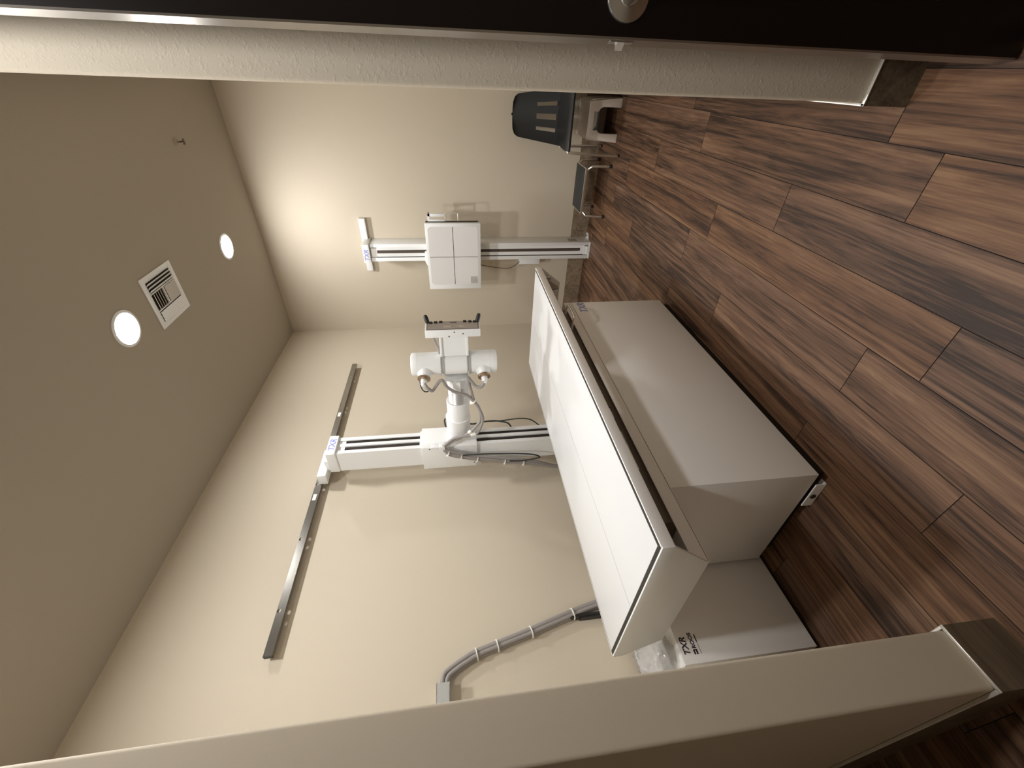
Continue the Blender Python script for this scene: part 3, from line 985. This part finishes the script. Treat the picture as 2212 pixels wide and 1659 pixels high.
b.box(PX1 + 0.002, PX1 + 0.018, PF + 0.038, PF + 0.056, 1.258, 1.376, bev=0.002)
lv = b.build('release_lever', 'white', pan)
MB().lathe([(0.004, 0), (0.004, 0.008), (0, 0.010)], (PX1 + 0.063, PF + 0.047, 1.383), (1, 0, 0), 10).build('lever_tip', 'black', lv)
b = MB()
b.box(BX0 - 0.02, BX1 + 0.02, PF + 0.062, BF + 0.004, 1.05, 1.41, bev=0.004)
b.prism([(BX0 - 0.03, 1.40), (BX0 - 0.02, 1.425), (BX0 + 0.02, 1.442), (BX1 - 0.06, 1.442), (BX1 - 0.04, 1.40)], 'Y', PF + 0.066, BF - 0.002, 0.002)
b.build('panel_carriage', 'white', wb)
b = MB().box(-1.412, BX0 - 0.0005, 3.598, 3.64, 0.432, 0.620, bev=0.002)
tag(b.build('junction_box', 'white'), 'small white junction box on the left side of the chest stand column', 'junction box')
b = MB().tube([(-1.36, 3.52, 1.05), (-1.400, 3.585, 0.985), (-1.4118, 3.594, 0.9598), (-1.4355, 3.594, 0.8346), (-1.4461, 3.594, 0.729), (-1.4255, 3.593, 0.6661), (-1.385, 3.592, 0.6219)], 0.0032, 8)
tag(b.build('detector_lead', 'slot'), 'thin brown lead curving from the detector panel to the white junction box', 'cable')

# ================================================================== generator cabinet and what lies on it
gc = thing('generator_cabinet', (-1.75, 0.60, 0), 'low off-white generator cabinet between the table pedestal and the partition wall', 'cabinet')
MB().box(-2.02, -1.56, 0.443, 0.96, 0.02, 0.507, bev=0.002).build('body', 'cab', gc)
MB().box(-2.00, -1.58, 0.46, 0.94, 0.0, 0.02).build('plinth', 'black', gc)
text('maker_logo', 'TXR', 0.030, (-1.5597, 0.468, 0.474), (0, 1, 0), (0, 0, 1), 'ink', gc, shear=0.25, bold=0.0006)
text('model_lettering', 'ROOS', 0.0185, (-1.5597, 0.4865, 0.447), (0, 1, 0), (0, 0, 1), 'navy', gc, shear=0.1, bold=0.0005)
b = MB()
b.box(-1.5602, -1.5594, 0.4695, 0.4845, 0.446, 0.4515)
b.box(-1.5602, -1.5594, 0.4695, 0.4845, 0.4550, 0.4605)
b.box(-1.5602, -1.5594, 0.4815, 0.4845, 0.446, 0.4605)
b.build('model_emblem', 'navy', gc)
b = MB()
b.box(-1.5602, -1.5596, 0.470, 0.505, 0.4352, 0.4366)
b.box(-1.5602, -1.5596, 0.506, 0.530, 0.4335, 0.4375)
b.build('tag_line', 'bronze', gc)

# crumpled clear plastic bag on the cabinet
bg = bmesh.new()
bmesh.ops.create_icosphere(bg, subdivisions=4, radius=1.0)
rnd = random.Random(11)
dirs = [(Vector((rnd.uniform(-1, 1), rnd.uniform(-1, 1), rnd.uniform(-1, 1))).normalized(), rnd.uniform(5, 13), rnd.uniform(0, 6), rnd.uniform(0.3, 1.0)) for _ in range(22)]
for vv in bg.verts:
    n = vv.co.normalized()
    d = 1.0
    for dv, fr_, ph, am in dirs:
        d += 0.095 * am * (abs(math.sin(fr_ * n.dot(dv) + ph)) ** 0.7 - 0.6)
    vv.co = Vector((-1.660 + n.x * 0.076 * d, 0.508 + n.y * 0.058 * d, 0.558 + max(n.z * 0.066 * d, -0.049)))
b = MB()
b._merge(bg)
tag(b.build('plastic_bag', 'bag'), 'crumpled clear plastic bag lying on the generator cabinet', 'plastic bag')
b = MB()
b.prism([(-1.5635, 0.492), (-1.5610, 0.452), (-1.566, 0.4465), (-1.605, 0.446), (-1.600, 0.470), (-1.575, 0.500)], 'Z', 0.5075, 0.5083)
tag(b.build('paper_sheet', 'paper'), 'small sheet of white paper under the clear bag on the cabinet corner', 'paper')

# ================================================================== cable run on the left wall
cr = thing('wall_cable_run', (XL + 0.02, 0.74, 0.95), 'bundle of grey cables with white ties sloping down the left wall to the table', 'cables')
b = MB()
XW = XL + 0.030
pts = [(XW, 0.628, 1.330), (XW, 0.665, 1.322), (XW, 0.690, 1.285), (XW, 0.712, 1.240), (XW, 0.733, 1.190), (XW, 0.755, 1.101), (XW, 0.794, 0.940), (XW, 0.852, 0.723), (XW, 0.877, 0.616), (XW, 0.90, 0.50), (XW, 0.93, 0.30)]
for k_, (dx, dn) in enumerate(((-0.018, -0.009), (-0.018, 0.009), (0.0, -0.006), (0.002, 0.010))):
    b.tube([(p[0] + dx, p[1] + dn * 0.7, p[2] + dn) for p in pts], 0.0095, 10)
b.build('cable', 'cable', cr)
for p, d in (((XW - 0.008, 0.733, 1.192), (0, 0.2, -1)), ((XW - 0.008, 0.756, 1.098), (0, 0.22, -1)), ((XW - 0.008, 0.795, 0.938), (0, 0.25, -1)), ((XW - 0.008, 0.850, 0.730), (0, 0.25, -1))):
    MB().lathe([(0.0235, -0.0022), (0.0265, -0.0022), (0.0265, 0.0022), (0.0235, 0.0022)], p, Vector(d), 18).build('cable_tie', 'tie', cr)
b = MB()
b.box(XL + 0.002, XW + 0.006, 0.830, 0.842, 0.52, 0.745)
b.box(XL + 0.002, XW + 0.002, 0.823, 0.831, 0.52, 0.700)
tag(b.build('cable_strap', 'black'), 'short black strap strip hanging on the left wall behind the near table end', 'strap')
tr = thing('cable_trough', (XL, 0.50, 1.335), 'short galvanised steel wiring trough on the left wall beside the partition', 'wiring trough')
b = MB()
TZ0, TZ1, TYa, TYb = 1.308, 1.362, 0.285, 0.632
b.box(XL + 0.0005, XL + 0.003, TYa, TYb, TZ0, TZ1)
b.box(XL + 0.003, XL + 0.062, TYa, TYb, TZ1 - 0.002, TZ1)
b.box(XL + 0.003, XL + 0.062, TYa, TYb - 0.010, TZ0, TZ0 + 0.002)
b.build('trough_body', 'galv', tr)
MB().box(XL + 0.0595, XL + 0.062, TYa + 0.02, TYb, TZ0 + 0.0005, TZ1 - 0.0005).build('trough_cover', 'galv', tr)
for y in (0.605, 0.555):
    MB().lathe([(0.0045, 0), (0.0045, 0.003), (0, 0.004)], (XL + 0.045, y, TZ1), (0, 0, 1), 10).build('screw', 'chrome', tr)

# ================================================================== chair, step stool, foot stool in the far right corner
ch = thing('stacking_chair', (-0.275, 3.40, 0), 'small charcoal plastic chair with a slotted back and chrome legs in the back right corner', 'chair')
ccx = -0.275


def chair_back():
    b2 = bmesh.new()
    NX, NZ = 27, 30
    hw_bot, hw_top = 0.178, 0.128
    slots = [(-0.075 + 0.0, 0.014), (0.0, 0.014), (0.075, 0.014)]
    grid = {}
    for i in range(NX + 1):
        for j in range(NZ + 1):
            u = i / NX * 2 - 1
            w_ = j / NZ
            z = 0.375 + 0.345 * w_
            hw = hw_bot + (hw_top - hw_bot) * w_
            # rounded top corners
            if w_ > 0.86:
                t = (w_ - 0.86) / 0.14
                hw = hw - 0.045 * (1 - math.sqrt(max(0, 1 - t * t)))
            x = ccx + u * hw
            y = 3.520 + 0.070 * w_ - 0.030 * u * u - 0.02 * (1 - w_) ** 2
            grid[i, j] = b2.verts.new((x, y, z))
    for i in range(NX):
        for j in range(NZ):
            uc = ((i + 0.5) / NX * 2 - 1)
            wc = (j + 0.5) / NZ
            hole = 0.06 < wc < 0.50 and any(abs(abs(uc) - c) < 0.095 for c in ((0.0, 0.48) if True else ())) and not (False)
            if not hole:
                b2.faces.new((grid[i, j], grid[i + 1, j], grid[i + 1, j + 1], grid[i, j + 1])).smooth = True
    for vv in [q for q in b2.verts if not q.link_faces]:
        b2.verts.remove(vv)
    g = bmesh.ops.extrude_face_region(b2, geom=b2.faces[:])
    for vv in g['geom']:
        if isinstance(vv, bmesh.types.BMVert):
            vv.co.y += 0.012
    bmesh.ops.recalc_face_normals(b2, faces=b2.faces[:])
    m_ = MB()
    m_._merge(b2)
    return m_


chair_back().build('backrest', 'chair', ch)
b2 = bmesh.new()
g = {}
NX, NY = 16, 16
for i in range(NX + 1):
    for j in range(NY + 1):
        u = i / NX * 2 - 1
        w_ = j / NY
        hw = 0.176 - 0.012 * w_
        z = 0.395 - 0.012 * (1 - u * u) * math.sin(math.pi * min(1, w_ * 1.1)) + (0.010 * max(0, (w_ - 0.85) / 0.15) ** 2) - (0.022 * max(0, (0.12 - w_) / 0.12) ** 2)
        g[i, j] = b2.verts.new((ccx + u * hw, 3.195 + 0.330 * w_, z))
for i in range(NX):
    for j in range(NY):
        b2.faces.new((g[i, j], g[i + 1, j], g[i + 1, j + 1], g[i, j + 1])).smooth = True
gg = bmesh.ops.extrude_face_region(b2, geom=b2.faces[:])
for vv in gg['geom']:
    if isinstance(vv, bmesh.types.BMVert):
        vv.co.z -= 0.013
bmesh.ops.recalc_face_normals(b2, faces=b2.faces[:])
b = MB()
b._merge(b2)
b.build('seat', 'chair', ch)
for sx in (-1, 1):
    MB().tube([(ccx + sx * 0.150, 3.23, 0.372), (ccx + sx * 0.178, 3.215, 0.366), (ccx + sx * 0.186, 3.206, 0.345), (ccx + sx * 0.198, 3.194, 0.008)], 0.0092, 12, sub=4).build('leg', 'chrome', ch)
    MB().tube([(ccx + sx * 0.150, 3.45, 0.372), (ccx + sx * 0.174, 3.47, 0.362), (ccx + sx * 0.180, 3.485, 0.335), (ccx + sx * 0.190, 3.600, 0.008)], 0.0092, 12, sub=4).build('leg', 'chrome', ch)
    MB().cyl((ccx + sx * 0.198, 3.194, 0.0), (ccx + sx * 0.1975, 3.1945, 0.014), 0.010, seg=14).build('leg_glide', 'black', ch)
    MB().cyl((ccx + sx * 0.190, 3.600, 0.0), (ccx + sx * 0.1895, 3.599, 0.014), 0.010, seg=14).build('leg_glide', 'black', ch)
    MB().tube([(ccx + sx * 0.14, 3.22, 0.368), (ccx + sx * 0.14, 3.46, 0.368)], 0.007, 10).build('seat_bar', 'chrome', ch)
MB().lathe([(0.008, 0), (0.009, 0.005), (0.006, 0.010), (0, 0.011)], (ccx + 0.005, 3.594, 0.7185), (0, 0, 1), 14).build('top_stud', 'black', ch)
for sx in (-1, 1):
    MB().lathe([(0.005, 0), (0.004, 0.002), (0, 0.0025)], (ccx + sx * 0.050, 3.578, 0.668), (0, -1, 0.25), 10).build('rivet', 'chrome', ch)

# plastic step stool under the chair: four-sided shell with arched sides
ss = thing('plastic_step_stool', (-0.272, 3.46, 0), 'low beige plastic step stool with arched legs and a green label under the chair', 'step stool')


def stool_side(ax):
    """front/back sheet with an arch cut out"""
    out = []
    return out


b = MB()
hx, zt2 = 0.114, 0.222
arch = [(-0.055, 0.0)]
for i in range(7):
    th = math.radians(180 - 15 * i)
    arch.append((-0.022 + 0.033 * math.cos(th), 0.098 + 0.036 * math.sin(th)))
for i in range(7):
    th = math.radians(90 - 15 * i)
    arch.append((0.022 + 0.033 * math.cos(th), 0.098 + 0.036 * math.sin(th)))
arch.append((0.055, 0.0))
arch = [(x * 1.42, z + (0.022 if z > 0.05 else 0)) for x, z in arch]
front = [(-0.1345, 0.0), (-0.1345 + 0.001, 0.012), (-hx, zt2 - 0.02), (-hx + 0.012, zt2), (hx - 0.012, zt2), (hx, zt2 - 0.02), (0.1335, 0.012), (0.1345, 0.0)]
scx = -0.272
poly = [(scx + x, z) for x, z in front] + [(scx + x, z) for x, z in reversed(arch)]
for y0, lean in ((3.318, -1), (3.585, 1)):
    bb = MB()
    bb.prism(poly if lean < 0 else [(scx + x, z) for x, z in front], 'Y', y0, y0 + 0.020, 0.006)
    for vv in bb.bm.verts:
        vv.co.y += lean * 0.020 * (1 - vv.co.z / zt2)
    me = bpy.data.meshes.new('t')
    bb.bm.to_mesh(me)
    bb.bm.free()
    b.bm.from_mesh(me)
    bpy.data.meshes.remove(me)
sy = [(3.330, 0.0), (3.331, zt2 - 0.015), (3.590, zt2 - 0.015), (3.592, 0.0)]
for s_ in (-1, 1):
    bb = MB()
    bb.prism(sy, 'X', scx + s_ * hx - 0.008, scx + s_ * hx + 0.008)
    for vv in bb.bm.verts:
        vv.co.x += s_ * 0.014 * (1 - vv.co.z / zt2)
    me = bpy.data.meshes.new('t')
    bb.bm.to_mesh(me)
    bb.bm.free()
    b.bm.from_mesh(me)
    bpy.data.meshes.remove(me)
b.build('stool_body', 'stool', ss)
b = MB()
b.box(scx - hx, scx + hx, 3.322, 3.600, zt2 - 0.012, zt2, bev=0.004)
tp = b.build('stool_top', 'stool', ss)
b = MB().box(scx - 0.060, scx + 0.052, 3.3080, 3.3095, 0.152, 0.184)
for vv in b.bm.verts:
    vv.co.y += 0.0100 - 0.020 * (1 - vv.co.z / zt2)
b.build('label', 'green', ss)

# chrome foot stool with a rubber tread
fs = thing('foot_stool', (-0.740, 3.455, 0), 'low chrome foot stool with black rubber tread between the chair and the chest stand', 'foot stool')
fx0, fx1, fy0, fy1, fz = -0.900, -0.578, 3.335, 3.585, 0.192
MB().box(fx0 + 0.004, fx1 - 0.004, fy0 + 0.004, fy1 - 0.004, fz - 0.010, fz + 0.001, bev=0.003).build('tread', 'mat', fs)
b = MB()
for q in ((fx0 - 0.002, fx1 + 0.002, fy0 - 0.002, fy0 + 0.004), (fx0 - 0.002, fx1 + 0.002, fy1 - 0.004, fy1 + 0.002), (fx0 - 0.002, fx0 + 0.004, fy0 + 0.004, fy1 - 0.004), (fx1 - 0.004, fx1 + 0.002, fy0 + 0.004, fy1 - 0.004)):
    b.box(*q, fz - 0.018, fz - 0.001, bev=0.0015)
b.build('tread_frame', 'chrome', fs)
MB().box(fx0 + 0.01, fx1 - 0.01, fy0 + 0.012, fy1 - 0.012, fz - 0.022, fz - 0.012).build('tread_board', 'stool', fs)
for sx, xx in ((-1, fx0), (1, fx1)):
    for sy_, yy, yf in ((-1, fy0, 3.303), (1, fy1, 3.606)):
        MB().tube([(xx - sx * 0.012, yy - sy_ * 0.012, fz - 0.022), (xx + sx * 0.008, yy + sy_ * 0.006, fz - 0.040), (xx + sx * 0.014, yy + sy_ * 0.012, fz - 0.062), (xx + sx * 0.019, yf, 0.012)], 0.0088, 12, sub=4).build('leg', 'chrome', fs)
        MB().lathe([(0.013, 0), (0.012, 0.020), (0.009, 0.024)], (xx + sx * 0.019, yf, 0), (0, 0, 1), 16).build('rubber_foot', 'black', fs)


# ------------------------------------------------------------------ real size
def scale_all():
    done = set()
    for o in SC.objects:
        if o.type == 'CAMERA':
            continue
        o.location = o.location * S
        if o.type == 'MESH' and o.data.name not in done:
            done.add(o.data.name)
            o.data.transform(Matrix.Scale(S, 4))
            o.data.update()


scale_all()
for c in list(bpy.data.curves):
    if c.users == 0:
        bpy.data.curves.remove(c)
